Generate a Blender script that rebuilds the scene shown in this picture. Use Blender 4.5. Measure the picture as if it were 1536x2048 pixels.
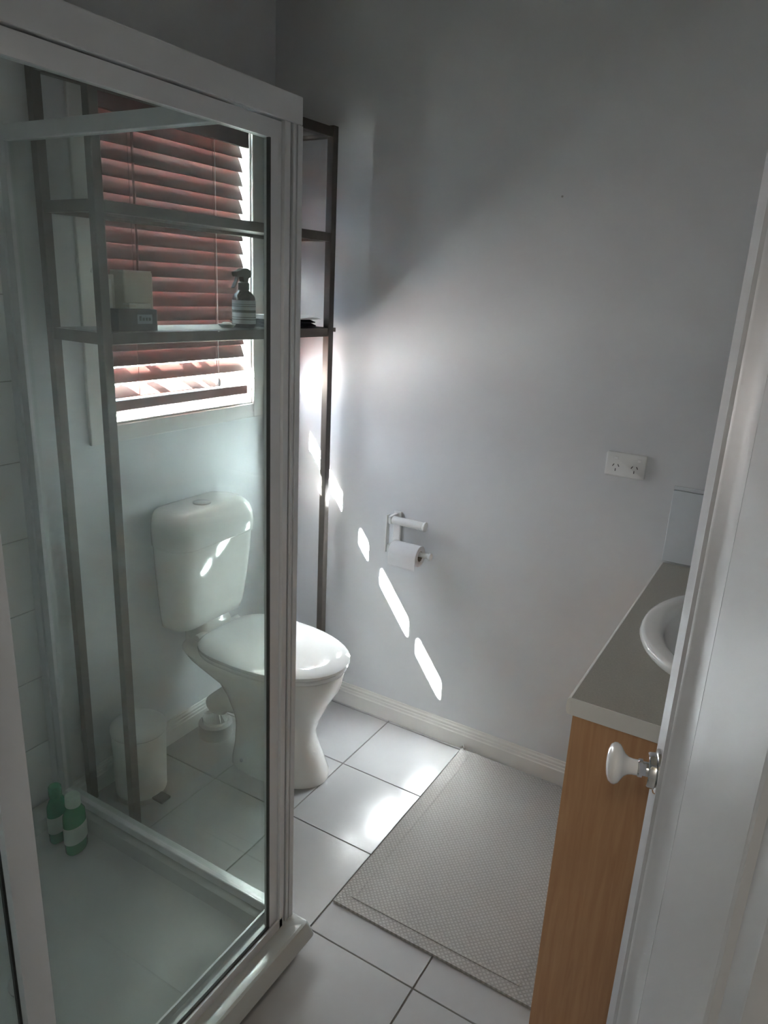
import bpy, bmesh, math, random
from mathutils import Vector, Matrix
random.seed(7)
sc = bpy.context.scene
for o in list(bpy.data.objects):
    bpy.data.objects.remove(o, do_unlink=True)
COL = sc.collection

# ------------------------------------------------------------------ camera
cam_d = bpy.data.cameras.new('camera')
cam_d.sensor_fit = 'VERTICAL'
cam_d.sensor_height = 24.0
cam_d.lens = 24.0 * 1449.9 / 2048.0
cam_d.clip_start = 0.02
cam_d.clip_end = 200
cam = bpy.data.objects.new('camera', cam_d)
COL.objects.link(cam)
_r = Vector((0.85715499, 0.51282474, 0.04791768))
_u = Vector((-0.19034733, 0.22895298, 0.95464571))
_f = Vector((-0.47859504, 0.82740034, -0.29386301))
_m = Matrix(((_r.x, _u.x, -_f.x), (_r.y, _u.y, -_f.y), (_r.z, _u.z, -_f.z))).to_4x4()
_m.translation = Vector((1.8924, -2.2071, 1.6285))
cam.matrix_world = _m
sc.camera = cam

# ------------------------------------------------------------------ world, sun, exposure
SUN_DIR = Vector((1.0, 0.814, -1.39)).normalized()
world = bpy.data.worlds.new('sky')
sc.world = world
world.use_nodes = True
wn = world.node_tree
wn.nodes.clear()
w_out = wn.nodes.new('ShaderNodeOutputWorld')
w_bg = wn.nodes.new('ShaderNodeBackground')
w_bg.inputs['Color'].default_value = (0.60, 0.77, 1.0, 1.0)
w_bg.inputs['Strength'].default_value = 2.6
wn.links.new(w_bg.outputs[0], w_out.inputs['Surface'])

sun_d = bpy.data.lights.new('sun', 'SUN')
sun_d.energy = 100.0
sun_d.angle = math.radians(0.6)
sun_d.color = (0.98, 0.99, 1.0)
sun = bpy.data.objects.new('sun', sun_d)
COL.objects.link(sun)
sun.rotation_euler = SUN_DIR.to_track_quat('-Z', 'Y').to_euler()
sun.location = (-4, -4, 6)

sc.view_settings.view_transform = 'Standard'
sc.view_settings.look = 'None'
sc.view_settings.gamma = 1.0
sc.view_settings.use_curve_mapping = False
sc.view_settings.exposure = 3.78
sc.cycles.use_denoising = True
sc.cycles.max_bounces = 6
sc.cycles.diffuse_bounces = 4
sc.cycles.glossy_bounces = 4
sc.cycles.transparent_max_bounces = 12
sc.cycles.sample_clamp_indirect = 0.0
sc.cycles.blur_glossy = 0.8
sc.cycles.use_light_tree = False
sc.cycles.use_guiding = True
sc.cycles.guiding_training_samples = 16

# ------------------------------------------------------------------ materials
MATS = {}
def lin(c):
    return tuple(((v / 255.0) / 12.92 if v / 255.0 <= 0.04045 else ((v / 255.0 + 0.055) / 1.055) ** 2.4) for v in c)

def mat(name, col, rough=0.5, metal=0.0, noise=0.0, scale=30.0, bump=0.0, bscale=200.0, coat=0.0, spec=0.5, trans=0.0):
    m = bpy.data.materials.new(name)
    m.use_nodes = True
    nt = m.node_tree
    b = nt.nodes['Principled BSDF']
    b.inputs['Base Color'].default_value = (*col, 1)
    b.inputs['Roughness'].default_value = rough
    b.inputs['Metallic'].default_value = metal
    b.inputs['Specular IOR Level'].default_value = spec
    b.inputs['Coat Weight'].default_value = coat
    b.inputs['Transmission Weight'].default_value = trans
    tc = nt.nodes.new('ShaderNodeTexCoord')
    if noise > 0:
        n = nt.nodes.new('ShaderNodeTexNoise')
        n.inputs['Scale'].default_value = scale
        n.inputs['Detail'].default_value = 4
        nt.links.new(tc.outputs['Object'], n.inputs['Vector'])
        mx = nt.nodes.new('ShaderNodeMix')
        mx.data_type = 'RGBA'
        mx.inputs[6].default_value = (*[max(0, c * (1 - noise)) for c in col], 1)
        mx.inputs[7].default_value = (*[min(1, c * (1 + noise)) for c in col], 1)
        nt.links.new(n.outputs['Fac'], mx.inputs[0])
        nt.links.new(mx.outputs[2], b.inputs['Base Color'])
    if bump > 0:
        n2 = nt.nodes.new('ShaderNodeTexNoise')
        n2.inputs['Scale'].default_value = bscale
        n2.inputs['Detail'].default_value = 3
        nt.links.new(tc.outputs['Object'], n2.inputs['Vector'])
        bp = nt.nodes.new('ShaderNodeBump')
        bp.inputs['Strength'].default_value = bump
        bp.inputs['Distance'].default_value = 0.002
        nt.links.new(n2.outputs['Fac'], bp.inputs['Height'])
        nt.links.new(bp.outputs[0], b.inputs['Normal'])
    MATS[name] = m
    return m

mat('wall_paint', (0.68, 0.695, 0.722), 0.55, noise=0.015, scale=4, bump=0.06, bscale=350)
mat('ceiling_paint', (0.74, 0.68, 0.54), 0.8, noise=0.02, scale=4)
mat('trim_paint', (0.76, 0.75, 0.73), 0.3, noise=0.01, scale=8)
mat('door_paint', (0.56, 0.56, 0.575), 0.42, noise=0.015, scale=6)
mat('floor_tile', (0.47, 0.472, 0.478), 0.22, noise=0.04, scale=9, bump=0.03, bscale=60)
mat('floor_grout', (0.26, 0.245, 0.225), 0.9, noise=0.1, scale=40)
mat('wall_tile', (0.80, 0.81, 0.81), 0.15, noise=0.015, scale=6)
mat('wall_grout', (0.42, 0.42, 0.40), 0.9, noise=0.1, scale=40)
mat('splash_tile', (0.66, 0.70, 0.74), 0.12, noise=0.01, scale=6)
mat('ceramic', (0.82, 0.82, 0.80), 0.07, noise=0.01, scale=5, coat=0.3)
mat('seat_plastic', (0.78, 0.79, 0.79), 0.10, noise=0.01, scale=5)
mat('white_plastic', (0.78, 0.79, 0.79), 0.28, noise=0.01, scale=10)
mat('grey_plastic', (0.35, 0.35, 0.35), 0.4, noise=0.03, scale=20)
mat('black_plastic', (0.012, 0.012, 0.014), 0.35, noise=0.1, scale=20)
mat('frame_white', (0.63, 0.645, 0.665), 0.28, noise=0.01, scale=10)
mat('rubber_seal', (0.05, 0.055, 0.055), 0.6, noise=0.1, scale=40)
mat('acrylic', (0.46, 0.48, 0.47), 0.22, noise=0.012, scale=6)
mat('pewter', (0.115, 0.10, 0.088), 0.38, metal=0.55, noise=0.12, scale=18)
mat('shelf_board', (0.10, 0.092, 0.088), 0.6, metal=0.1, noise=0.12, scale=14)
mat('blind_wood', (0.145, 0.042, 0.034), 0.42, noise=0.16, scale=12)
mat('cord', (0.10, 0.05, 0.04), 0.8, noise=0.1, scale=60)
mat('alu', (0.70, 0.71, 0.72), 0.35, noise=0.02, scale=20)
mat('laminate', (0.41, 0.395, 0.345), 0.38, noise=0.18, scale=260)
mat('laminate_edge', (0.78, 0.765, 0.73), 0.35, noise=0.03, scale=40)
mat('chrome', (0.72, 0.72, 0.72), 0.08, metal=1.0, noise=0.02, scale=10)
mat('porcelain', (0.85, 0.84, 0.83), 0.06, noise=0.01, scale=10, coat=0.5)
mat('paper', (0.80, 0.80, 0.82), 0.9, noise=0.02, scale=60, bump=0.05, bscale=300)
mat('cardboard_core', (0.30, 0.25, 0.20), 0.9, noise=0.1, scale=60)
mat('cream_card', (0.68, 0.61, 0.51), 0.6, noise=0.03, scale=20)
mat('pale_card', (0.75, 0.71, 0.64), 0.6, noise=0.03, scale=20)
mat('dark_box', (0.035, 0.042, 0.05), 0.4, noise=0.1, scale=20)
mat('print_light', (0.30, 0.33, 0.35), 0.5, noise=0.05, scale=30)
mat('amber_dark', (0.010, 0.008, 0.010), 0.08, noise=0.1, scale=20, coat=0.5)
mat('label_grey', (0.40, 0.42, 0.46), 0.6, noise=0.03, scale=40)
mat('label_ink', (0.04, 0.04, 0.05), 0.6, noise=0.05, scale=40)
mat('navy_cloth', (0.045, 0.045, 0.065), 0.95, noise=0.2, scale=90, bump=0.3, bscale=400)
mat('white_cloth', (0.78, 0.78, 0.80), 0.95, noise=0.05, scale=90, bump=0.3, bscale=400)
mat('bottle_cap', (0.45, 0.55, 0.48), 0.35, noise=0.03, scale=30)
mat('concrete', (0.24, 0.23, 0.21), 0.9, noise=0.15, scale=3)
mat('outer_brick', (0.30, 0.22, 0.18), 0.9, noise=0.2, scale=8)
mat('hinge_metal', (0.55, 0.54, 0.52), 0.3, metal=0.8, noise=0.05, scale=20)

def wood_mat(name, c1, c2, rough=0.4):
    m = bpy.data.materials.new(name); m.use_nodes = True
    nt = m.node_tree; b = nt.nodes['Principled BSDF']
    tc = nt.nodes.new('ShaderNodeTexCoord'); mp = nt.nodes.new('ShaderNodeMapping')
    mp.inputs['Scale'].default_value = (28, 28, 1.6)
    n = nt.nodes.new('ShaderNodeTexNoise'); n.inputs['Scale'].default_value = 3.0; n.inputs['Detail'].default_value = 8
    n.inputs['Distortion'].default_value = 0.6
    r = nt.nodes.new('ShaderNodeValToRGB')
    r.color_ramp.elements[0].position = 0.3; r.color_ramp.elements[0].color = (*c1, 1)
    r.color_ramp.elements[1].position = 0.7; r.color_ramp.elements[1].color = (*c2, 1)
    nt.links.new(tc.outputs['Object'], mp.inputs['Vector']); nt.links.new(mp.outputs[0], n.inputs['Vector'])
    nt.links.new(n.outputs['Fac'], r.inputs[0]); nt.links.new(r.outputs[0], b.inputs['Base Color'])
    b.inputs['Roughness'].default_value = rough
    MATS[name] = m
wood_mat('beech', (0.50, 0.265, 0.13), (0.60, 0.345, 0.18))

def glass_mat(name, tint, haze, haze_col):
    # thin architectural pane: clear transmission, mirror reflection by Fresnel, a trace of soap film
    m = bpy.data.materials.new(name); m.use_nodes = True
    nt = m.node_tree; nt.nodes.clear()
    out = nt.nodes.new('ShaderNodeOutputMaterial')
    tr = nt.nodes.new('ShaderNodeBsdfTransparent'); tr.inputs[0].default_value = (*tint, 1)
    gl = nt.nodes.new('ShaderNodeBsdfGlossy'); gl.inputs['Roughness'].default_value = 0.02
    # reflectance of a pane face by angle (same from both sides)
    lw = nt.nodes.new('ShaderNodeLayerWeight'); lw.inputs['Blend'].default_value = 0.5
    pw = nt.nodes.new('ShaderNodeMath'); pw.operation = 'POWER'; pw.inputs[1].default_value = 5.0
    nt.links.new(lw.outputs['Facing'], pw.inputs[0])
    fr = nt.nodes.new('ShaderNodeMapRange'); fr.inputs['To Min'].default_value = 0.03; fr.inputs['To Max'].default_value = 0.9
    nt.links.new(pw.outputs[0], fr.inputs['Value'])
    mx = nt.nodes.new('ShaderNodeMixShader')
    nt.links.new(fr.outputs[0], mx.inputs[0]); nt.links.new(tr.outputs[0], mx.inputs[1]); nt.links.new(gl.outputs[0], mx.inputs[2])
    if haze > 0:
        df = nt.nodes.new('ShaderNodeBsdfDiffuse'); df.inputs[0].default_value = (*haze_col, 1)
        tl = nt.nodes.new('ShaderNodeBsdfTranslucent'); tl.inputs[0].default_value = (*haze_col, 1)
        ad = nt.nodes.new('ShaderNodeMixShader'); ad.inputs[0].default_value = 0.5
        nt.links.new(df.outputs[0], ad.inputs[1]); nt.links.new(tl.outputs[0], ad.inputs[2])
        n = nt.nodes.new('ShaderNodeTexNoise'); n.inputs['Scale'].default_value = 5.0; n.inputs['Detail'].default_value = 5
        tc = nt.nodes.new('ShaderNodeTexCoord'); nt.links.new(tc.outputs['Object'], n.inputs['Vector'])
        mr = nt.nodes.new('ShaderNodeMapRange')
        mr.inputs['To Min'].default_value = haze * 0.7; mr.inputs['To Max'].default_value = haze * 1.3
        nt.links.new(n.outputs['Fac'], mr.inputs['Value'])
        m2 = nt.nodes.new('ShaderNodeMixShader')
        nt.links.new(mr.outputs[0], m2.inputs[0]); nt.links.new(mx.outputs[0], m2.inputs[1]); nt.links.new(ad.outputs[0], m2.inputs[2])
        nt.links.new(m2.outputs[0], out.inputs['Surface'])
    else:
        nt.links.new(mx.outputs[0], out.inputs['Surface'])
    MATS[name] = m
glass_mat('shower_glass', (0.935, 0.965, 0.952), 0.05, (0.70, 0.76, 0.73))
glass_mat('window_glass', (0.93, 0.95, 0.94), 0.0, (1, 1, 1))

def green_plastic():
    m = mat('green_bottle', (0.03, 0.22, 0.12), 0.15, noise=0.05, scale=20)
    b = m.node_tree.nodes['Principled BSDF']
    b.inputs['Subsurface Weight'].default_value = 0.0
green_plastic()
mat('green_bottle_pale', (0.05, 0.25, 0.12), 0.2, noise=0.05, scale=20)

def mat_fabric(name, c1, c2, sx, sy):
    m = bpy.data.materials.new(name); m.use_nodes = True
    nt = m.node_tree; b = nt.nodes['Principled BSDF']; b.inputs['Roughness'].default_value = 0.95
    b.inputs['Specular IOR Level'].default_value = 0.1
    tc = nt.nodes.new('ShaderNodeTexCoord')
    mp = nt.nodes.new('ShaderNodeMapping'); mp.inputs['Rotation'].default_value = (0, 0, math.radians(45))
    mp.inputs['Scale'].default_value = (sx, sy, 1)
    ck = nt.nodes.new('ShaderNodeTexVoronoi'); ck.inputs['Scale'].default_value = 1.0; ck.distance = 'CHEBYCHEV'
    ck.inputs['Randomness'].default_value = 0.12
    nt.links.new(tc.outputs['Object'], mp.inputs['Vector']); nt.links.new(mp.outputs[0], ck.inputs['Vector'])
    r = nt.nodes.new('ShaderNodeValToRGB')
    r.color_ramp.elements[0].position = 0.15; r.color_ramp.elements[0].color = (*c2, 1)
    r.color_ramp.elements[1].position = 0.55; r.color_ramp.elements[1].color = (*c1, 1)
    nt.links.new(ck.outputs['Distance'], r.inputs[0]); nt.links.new(r.outputs[0], b.inputs['Base Color'])
    bp = nt.nodes.new('ShaderNodeBump'); bp.inputs['Strength'].default_value = 0.6; bp.inputs['Distance'].default_value = 0.003
    bp.invert = True
    nt.links.new(ck.outputs['Distance'], bp.inputs['Height']); nt.links.new(bp.outputs[0], b.inputs['Normal'])
    MATS[name] = m
mat_fabric('mat_weave', (0.32, 0.31, 0.295), (0.47, 0.46, 0.445), 105, 105)
mat('mat_border', (0.50, 0.48, 0.455), 0.95, noise=0.08, scale=150, bump=0.4, bscale=300)

# ------------------------------------------------------------------ helpers
WLOC = {}
def tag(o, label=None, cat=None, group=None, kind=None):
    if label: o['label'] = label
    if cat: o['category'] = cat
    if group: o['group'] = group
    if kind: o['kind'] = kind
    return o

def thing(name, label, cat, loc=(0, 0, 0), rotz=0.0, group=None, kind=None, local=False):
    o = bpy.data.objects.new(name, None)
    o.empty_display_size = 0.05
    COL.objects.link(o)
    o.location = loc
    o.rotation_euler = (0, 0, rotz)
    WLOC[o.name] = Vector((0, 0, 0)) if (local or rotz) else Vector(loc)
    return tag(o, label, cat, group, kind)

def obj(name, bm, m, parent=None, smooth=None, bevel=0.0, label=None):
    if bevel > 0:
        bmesh.ops.bevel(bm, geom=list(bm.edges), offset=bevel, segments=2, affect='EDGES', profile=0.5, clamp_overlap=True)
    bmesh.ops.recalc_face_normals(bm, faces=list(bm.faces))
    if parent is not None:
        off = WLOC.get(parent.name, Vector((0, 0, 0)))
        if off.length > 0:
            bmesh.ops.translate(bm, verts=list(bm.verts), vec=-off)
    me = bpy.data.meshes.new(name)
    bm.to_mesh(me); bm.free()
    o = bpy.data.objects.new(name, me)
    COL.objects.link(o)
    me.materials.append(MATS[m])
    if smooth is not None:
        for p in me.polygons: p.use_smooth = True
        try:
            me.set_sharp_from_angle(angle=math.radians(smooth))
        except Exception:
            pass
    if parent is not None:
        o.parent = parent
        WLOC[o.name] = WLOC.get(parent.name, Vector((0, 0, 0)))
    else:
        WLOC[o.name] = Vector((0, 0, 0))
    if label: o['label'] = label
    return o

def B(*boxes):
    bm = bmesh.new()
    for b in boxes: add_box(bm, *b)
    return bm

def add_box(bm, x0, x1, y0, y1, z0, z1):
    v = [bm.verts.new(p) for p in ((x0, y0, z0), (x1, y0, z0), (x1, y1, z0), (x0, y1, z0), (x0, y0, z1), (x1, y0, z1), (x1, y1, z1), (x0, y1, z1))]
    for f in ((3, 2, 1, 0), (4, 5, 6, 7), (0, 1, 5, 4), (1, 2, 6, 5), (2, 3, 7, 6), (3, 0, 4, 7)):
        bm.faces.new([v[i] for i in f])
    return v

def add_loft(bm, rings, cap0=True, cap1=True, closed=True):
    R = [[bm.verts.new(p) for p in ring] for ring in rings]
    n = len(R[0])
    for a, b in zip(R[:-1], R[1:]):
        for i in range(n if closed else n - 1):
            j = (i + 1) % n
            bm.faces.new((a[i], a[j], b[j], b[i]))
    if cap0: bm.faces.new(list(reversed(R[0])))
    if cap1: bm.faces.new(R[-1])
    return R

def basis(axis):
    a = Vector(axis).normalized()
    t = Vector((0, 0, 1)) if abs(a.z) < 0.9 else Vector((1, 0, 0))
    u = a.cross(t).normalized(); v = a.cross(u).normalized()
    return a, u, v

def add_lathe(bm, prof, origin, axis=(0, 0, 1), n=32, cap0=True, cap1=True):
    a, u, v = basis(axis); o = Vector(origin)
    rings = []
    for r, h in prof:
        rings.append([o + a * h + (u * math.cos(2 * math.pi * i / n) + v * math.sin(2 * math.pi * i / n)) * max(r, 1e-5) for i in range(n)])
    add_loft(bm, rings, cap0, cap1)
    return bm

def add_tube(bm, pts, r, n=10):
    pts = [Vector(p) for p in pts]
    rings = []
    for i, p in enumerate(pts):
        d = (pts[min(i + 1, len(pts) - 1)] - pts[max(i - 1, 0)]).normalized()
        a, u, v = basis(d)
        rings.append([p + (u * math.cos(2 * math.pi * k / n) + v * math.sin(2 * math.pi * k / n)) * r for k in range(n)])
    add_loft(bm, rings)
    return bm

def rrect(cx, cy, hx, hy, r, z, n=6):
    r = min(r, hx * 0.999, hy * 0.999)
    out = []
    for k, (sx, sy) in enumerate(((1, 1), (-1, 1), (-1, -1), (1, -1))):
        for i in range(n + 1):
            a = math.pi / 2 * (k + i / n)
            out.append((cx + sx * (hx - r) + r * math.cos(a), cy + sy * (hy - r) + r * math.sin(a), z))
    return out

def prism(pts2d, axis, a0, a1):
    # extrude a 2-D profile along 'x' (pts = y,z), 'y' (pts = x,z) or 'z' (pts = x,y)
    bm = bmesh.new()
    def P(p, a):
        if axis == 'x': return (a, p[0], p[1])
        if axis == 'y': return (p[0], a, p[1])
        return (p[0], p[1], a)
    add_loft(bm, [[P(p, a0) for p in pts2d], [P(p, a1) for p in pts2d]])
    return bm

WA, WB, WC, WD, CEIL = 0.10, 0.0, 2.13, -1.96, 2.55
OY0, OY1, OZ0, OZ1 = -0.797, -0.133, 1.20, 2.135      # window opening
DX0, DX1, DZ = 1.16, 1.985, 2.06                      # doorway

# ------------------------------------------------------------------ structure
fl = obj('floor', B((WA - 0.1, WC + 0.8, -3.4, 0.1, -0.12, -0.004)), 'floor_grout')
tag(fl, 'pale grey square floor tiles with thin dark grout lines', 'floor', kind='structure')
TS, TX, TY, G = 0.3154, 0.6957, -0.341, 0.0022
for i in range(-2, 8):
    for j in range(-11, 3):
        x0, x1 = TX + i * TS + G, TX + (i + 1) * TS - G
        y0, y1 = TY + j * TS + G, TY + (j + 1) * TS - G
        x0, x1, y0, y1 = max(x0, WA), min(x1, WC + 0.8), max(y0, -3.4), min(y1, WB)
        if x1 - x0 < 0.01 or y1 - y0 < 0.01: continue
        bm = B((x0, x1, y0, y1, -0.012, 0.0 + random.uniform(-0.0003, 0.0003)))
        obj('floor_tile', bm, 'floor_tile', fl, bevel=0.001)

# left wall with window opening
wl = obj('wall_left', B((-0.06, WA, -3.4, OY0, 0, CEIL), (-0.06, WA, OY1, 0.1, 0, CEIL),
                        (-0.06, WA, OY0, OY1, 0, OZ0), (-0.06, WA, OY0, OY1, OZ1, CEIL)), 'wall_paint')
tag(wl, 'painted window wall behind the toilet, tiled inside the shower', 'wall', kind='structure')
gr = obj('tile_bed', B((WA, WA + 0.004, WD, -1.045, 0.0, 2.0)), 'wall_grout', wl)
for k in range(-1, 8):
    z0 = 0.495 + (k - 1) * 0.215
    for j in range(5):
        y1 = -1.045 - j * 0.2
        a, b_ = max(z0 + 0.0012, 0.005), min(z0 + 0.2138, 2.0)
        if b_ - a < 0.02: continue
        obj('wall_tile', B((WA + 0.001, WA + 0.007, max(y1 - 0.1988, WD), y1 - 0.0012, a, b_)), 'wall_tile', wl, bevel=0.0008)

wb = obj('wall_back', B((-0.06, WC + 0.1, 0.0, 0.1, 0, CEIL)), 'wall_paint')
tag(wb, 'plain off-white painted wall with streaks of sunlight', 'wall', kind='structure')
for k in range(3):
    x0 = 1.592 + k * 0.18
    obj('splash_tile', B((x0, min(x0 + 0.1785, WC), -0.008, 0.0, 0.889, 1.108)), 'splash_tile', wb, bevel=0.0015)
obj('tile_capping', B((1.592, WC, -0.009, 0.0, 1.110, 1.121)), 'splash_tile', wb, bevel=0.002)
bm = bmesh.new(); add_lathe(bm, [(0.003, 0), (0.003, 0.002), (0.001, 0.003)], (1.158, 0, 1.908), (0, -1, 0), 10)
obj('nail_head', bm, 'grey_plastic', wb, smooth=40)

wr = obj('wall_right', B((WC, WC + 0.1, WD, 0.0, 0, CEIL)), 'wall_paint')
tag(wr, 'painted wall behind the vanity unit', 'wall', kind='structure')
wf = obj('wall_front', B((WA, DX0, WD - 0.1, WD, 0, CEIL), (DX1, WC + 0.1, WD - 0.1, WD, 0, CEIL), (DX0, DX1, WD - 0.1, WD, DZ, CEIL)), 'wall_paint')
tag(wf, 'painted wall around the bathroom doorway', 'wall', kind='structure')
ce = obj('ceiling', B((-0.06, WC + 0.8, -3.4, 0.1, CEIL, CEIL + 0.1)), 'ceiling_paint')
tag(ce, 'flat pale painted ceiling above the bathroom', 'ceiling', kind='structure')
hw = obj('wall_hall', B((-0.06, WC + 0.8, -3.5, -3.4, 0, CEIL), (WC + 0.8, WC + 0.9, -3.5, -2.06, 0, CEIL), (WC + 0.1, WC + 0.8, -2.06, -1.96, 0, CEIL)), 'wall_paint')
tag(hw, 'painted hallway wall outside the doorway', 'wall', kind='structure')
gd = obj('ground', B((-14, -0.3, -14, 14, -0.5, -0.35)), 'concrete')
tag(gd, 'pale concrete ground outside the window', 'ground', kind='structure')

ev = obj('eave', B((-0.83, -0.06, -5.0, 4.0, 2.62, 2.80)), 'trim_paint')
tag(ev, 'white roof eave outside above the window', 'eave', kind='structure')

# skirting: moulded profile (y outwards, z)
def skirt(h=0.09):
    return [(0, 0), (-0.016, 0), (-0.016, h * 0.62), (-0.013, h * 0.66), (-0.013, h * 0.76), (-0.010, h * 0.79), (-0.010, h * 0.88), (-0.006, h * 0.93), (-0.005, h), (0, h)]
sk = obj('baseboard_back', prism(skirt(), 'x', WA + 0.0165, 1.60), 'trim_paint', bevel=0)
tag(sk, 'white moulded skirting board along the sunlit wall', 'skirting', kind='structure')
sk2 = obj('baseboard_left', prism([(WA - y, z) for y, z in skirt()], 'y', -1.01, 0.0), 'trim_paint')
tag(sk2, 'white moulded skirting board under the window', 'skirting', kind='structure')

# doorway lining and architraves
tr = obj('trim_1', B((DX0, DX0 + 0.02, WD - 0.102, WD + 0.002, 0, DZ), (DX1 - 0.02, DX1, WD - 0.102, WD + 0.002, 0, DZ), (DX0, DX1, WD - 0.102, WD + 0.002, DZ - 0.02, DZ)), 'trim_paint')
tag(tr, 'white timber door frame around the doorway', 'door frame', kind='structure')
obj('architrave', B((DX0 - 0.055, DX0 + 0.008, WD - 0.118, WD - 0.102, 0, DZ + 0.05), (DX1 - 0.008, DX1 + 0.055, WD - 0.118, WD - 0.102, 0, DZ + 0.05), (DX0 + 0.008, DX1 - 0.008, WD - 0.118, WD - 0.102, DZ - 0.012, DZ + 0.05)), 'trim_paint', tr)

# ------------------------------------------------------------------ window
wi = thing('window_1', 'white sliding window over the toilet with a sunlit sill', 'window', (WA, (OY0 + OY1) / 2, OZ0), kind='structure')
aw, at = 0.052, 0.012
obj('architrave', B((WA, WA + at, OY0 - aw, OY0, OZ0 - aw, OZ1 + aw)), 'trim_paint', wi, bevel=0.003)
obj('architrave', B((WA, WA + at, OY1, OY1 + aw, OZ0 - aw, OZ1 + aw)), 'trim_paint', wi, bevel=0.003)
obj('architrave', B((WA, WA + at, OY0, OY1, OZ1, OZ1 + aw)), 'trim_paint', wi, bevel=0.003)
obj('architrave', B((WA, WA + at, OY0, OY1, OZ0 - aw, OZ0 - 0.0005)), 'trim_paint', wi, bevel=0.003)
obj('reveal', B((-0.05, WA, OY0, OY0 + 0.003, OZ0, OZ1), (-0.05, WA, OY1 - 0.003, OY1, OZ0, OZ1), (-0.05, WA, OY0, OY1, OZ1 - 0.003, OZ1)), 'trim_paint', wi)
obj('window_sill', B((-0.05, WA + 0.004, OY0 + 0.003, OY1 - 0.003, OZ0, OZ0 + 0.006)), 'trim_paint', wi, bevel=0.002)
fx0, fx1 = -0.055, -0.025
sf = obj('sash_frame', B((fx0, fx1, OY0 + 0.003, OY0 + 0.028, OZ0 + 0.006, OZ1 - 0.003), (fx0, fx1, OY1 - 0.028, OY1 - 0.003, OZ0 + 0.006, OZ1 - 0.003),
                    (fx0, fx1, OY0 + 0.028, OY1 - 0.028, OZ0 + 0.006, OZ0 + 0.035), (fx0, fx1, OY0 + 0.028, OY1 - 0.028, OZ1 - 0.033, OZ1 - 0.003)), 'alu', wi)
for y0, y1 in ((-0.532, -0.484), (-0.449, -0.416), (-0.673, -0.637)):
    obj('sash_stile', B((-0.046, -0.034, y0, y1, OZ0 + 0.035, OZ1 - 0.033)), 'alu', wi, bevel=0.002)
for y0, y1 in ((OY0 + 0.028, -0.673), (-0.637, -0.532), (-0.484, -0.449), (-0.416, OY1 - 0.028)):
    obj('pane', B((-0.042, -0.038, y0, y1, OZ0 + 0.035, OZ1 - 0.033)), 'window_glass', wi)

# ------------------------------------------------------------------ venetian blind
BX = 0.075
bl = thing('venetian_blind', 'dark reddish brown wooden venetian blind hanging in the window', 'blind', (BX, (OY0 + OY1) / 2, OZ1 - 0.003))
by0, by1 = OY0 + 0.012, OY1 - 0.022
obj('headrail', B((0.045, 0.095, by0, by1, OZ1 - 0.043, OZ1 - 0.003)), 'blind_wood', bl, bevel=0.002)
obj('valance', B((0.099, 0.111, by0 - 0.005, by1 + 0.005, OZ1 - 0.080, OZ1 - 0.003)), 'blind_wood', bl, bevel=0.002)
tilt = math.radians(68)
def slat_bm(tl, zoff=0.0):
    c, s = math.cos(tl), math.sin(tl)
    prof = []
    for sgn in (1, -1):
        for k in range(5):
            u = (-0.025 + 0.0125 * k) * sgn
            h = 0.0016 * sgn + 0.0012 * (1 - (u / 0.025) ** 2)
            prof.append((BX + u * c + h * s, zoff - u * s + h * c))
    return prism(prof, 'y', by0, by1)
N_SL, PITCH, Z_LAST = 19, 0.0438, 1.391
z_first = None
first = None
for k in range(N_SL):
    zc = Z_LAST + k * PITCH
    if zc > OZ1 - 0.050: break
    if first is None:
        bm = slat_bm(tilt)
        bmesh.ops.translate(bm, verts=list(bm.verts), vec=(0, 0, WLOC[bl.name].z))
        first = obj('slat', bm, 'blind_wood', bl, smooth=30)
        first.location.z = zc - WLOC[bl.name].z
    else:
        s = first.copy(); COL.objects.link(s); s.parent = bl
        s.location.z = zc - WLOC[bl.name].z
obj('slat', slat_bm(math.radians(54), 1.339), 'blind_wood', bl, smooth=30)
obj('slat', slat_bm(math.radians(38), 1.291), 'blind_wood', bl, smooth=30)
obj('bottom_rail', B((BX - 0.026, BX + 0.026, by0, by1, 1.236, 1.268)), 'blind_wood', bl, bevel=0.003)
for yc in (-0.655, -0.315):
    bm = bmesh.new()
    for dx in (-0.027, 0.027):
        add_tube(bm, [(BX + dx, yc, 1.265), (BX + dx, yc, OZ1 - 0.05)], 0.0011, 6)
    obj('ladder_cord', bm, 'cord', bl)
bm = bmesh.new(); add_tube(bm, [(0.104, -0.64, OZ1 - 0.06), (0.106, -0.642, 1.62)], 0.004, 8)
obj('tilt_wand', bm, 'blind_wood', bl, smooth=40)
bm = bmesh.new(); add_tube(bm, [(0.106, -0.31, OZ1 - 0.06), (0.108, -0.312, 1.30)], 0.0013, 6)
add_lathe(bm, [(0.002, 0), (0.006, 0.006), (0.006, 0.024), (0.002, 0.03)], (0.108, -0.312, 1.275), (0, 0, 1), 10)
obj('pull_cord', bm, 'white_cloth', bl, smooth=40)

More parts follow.
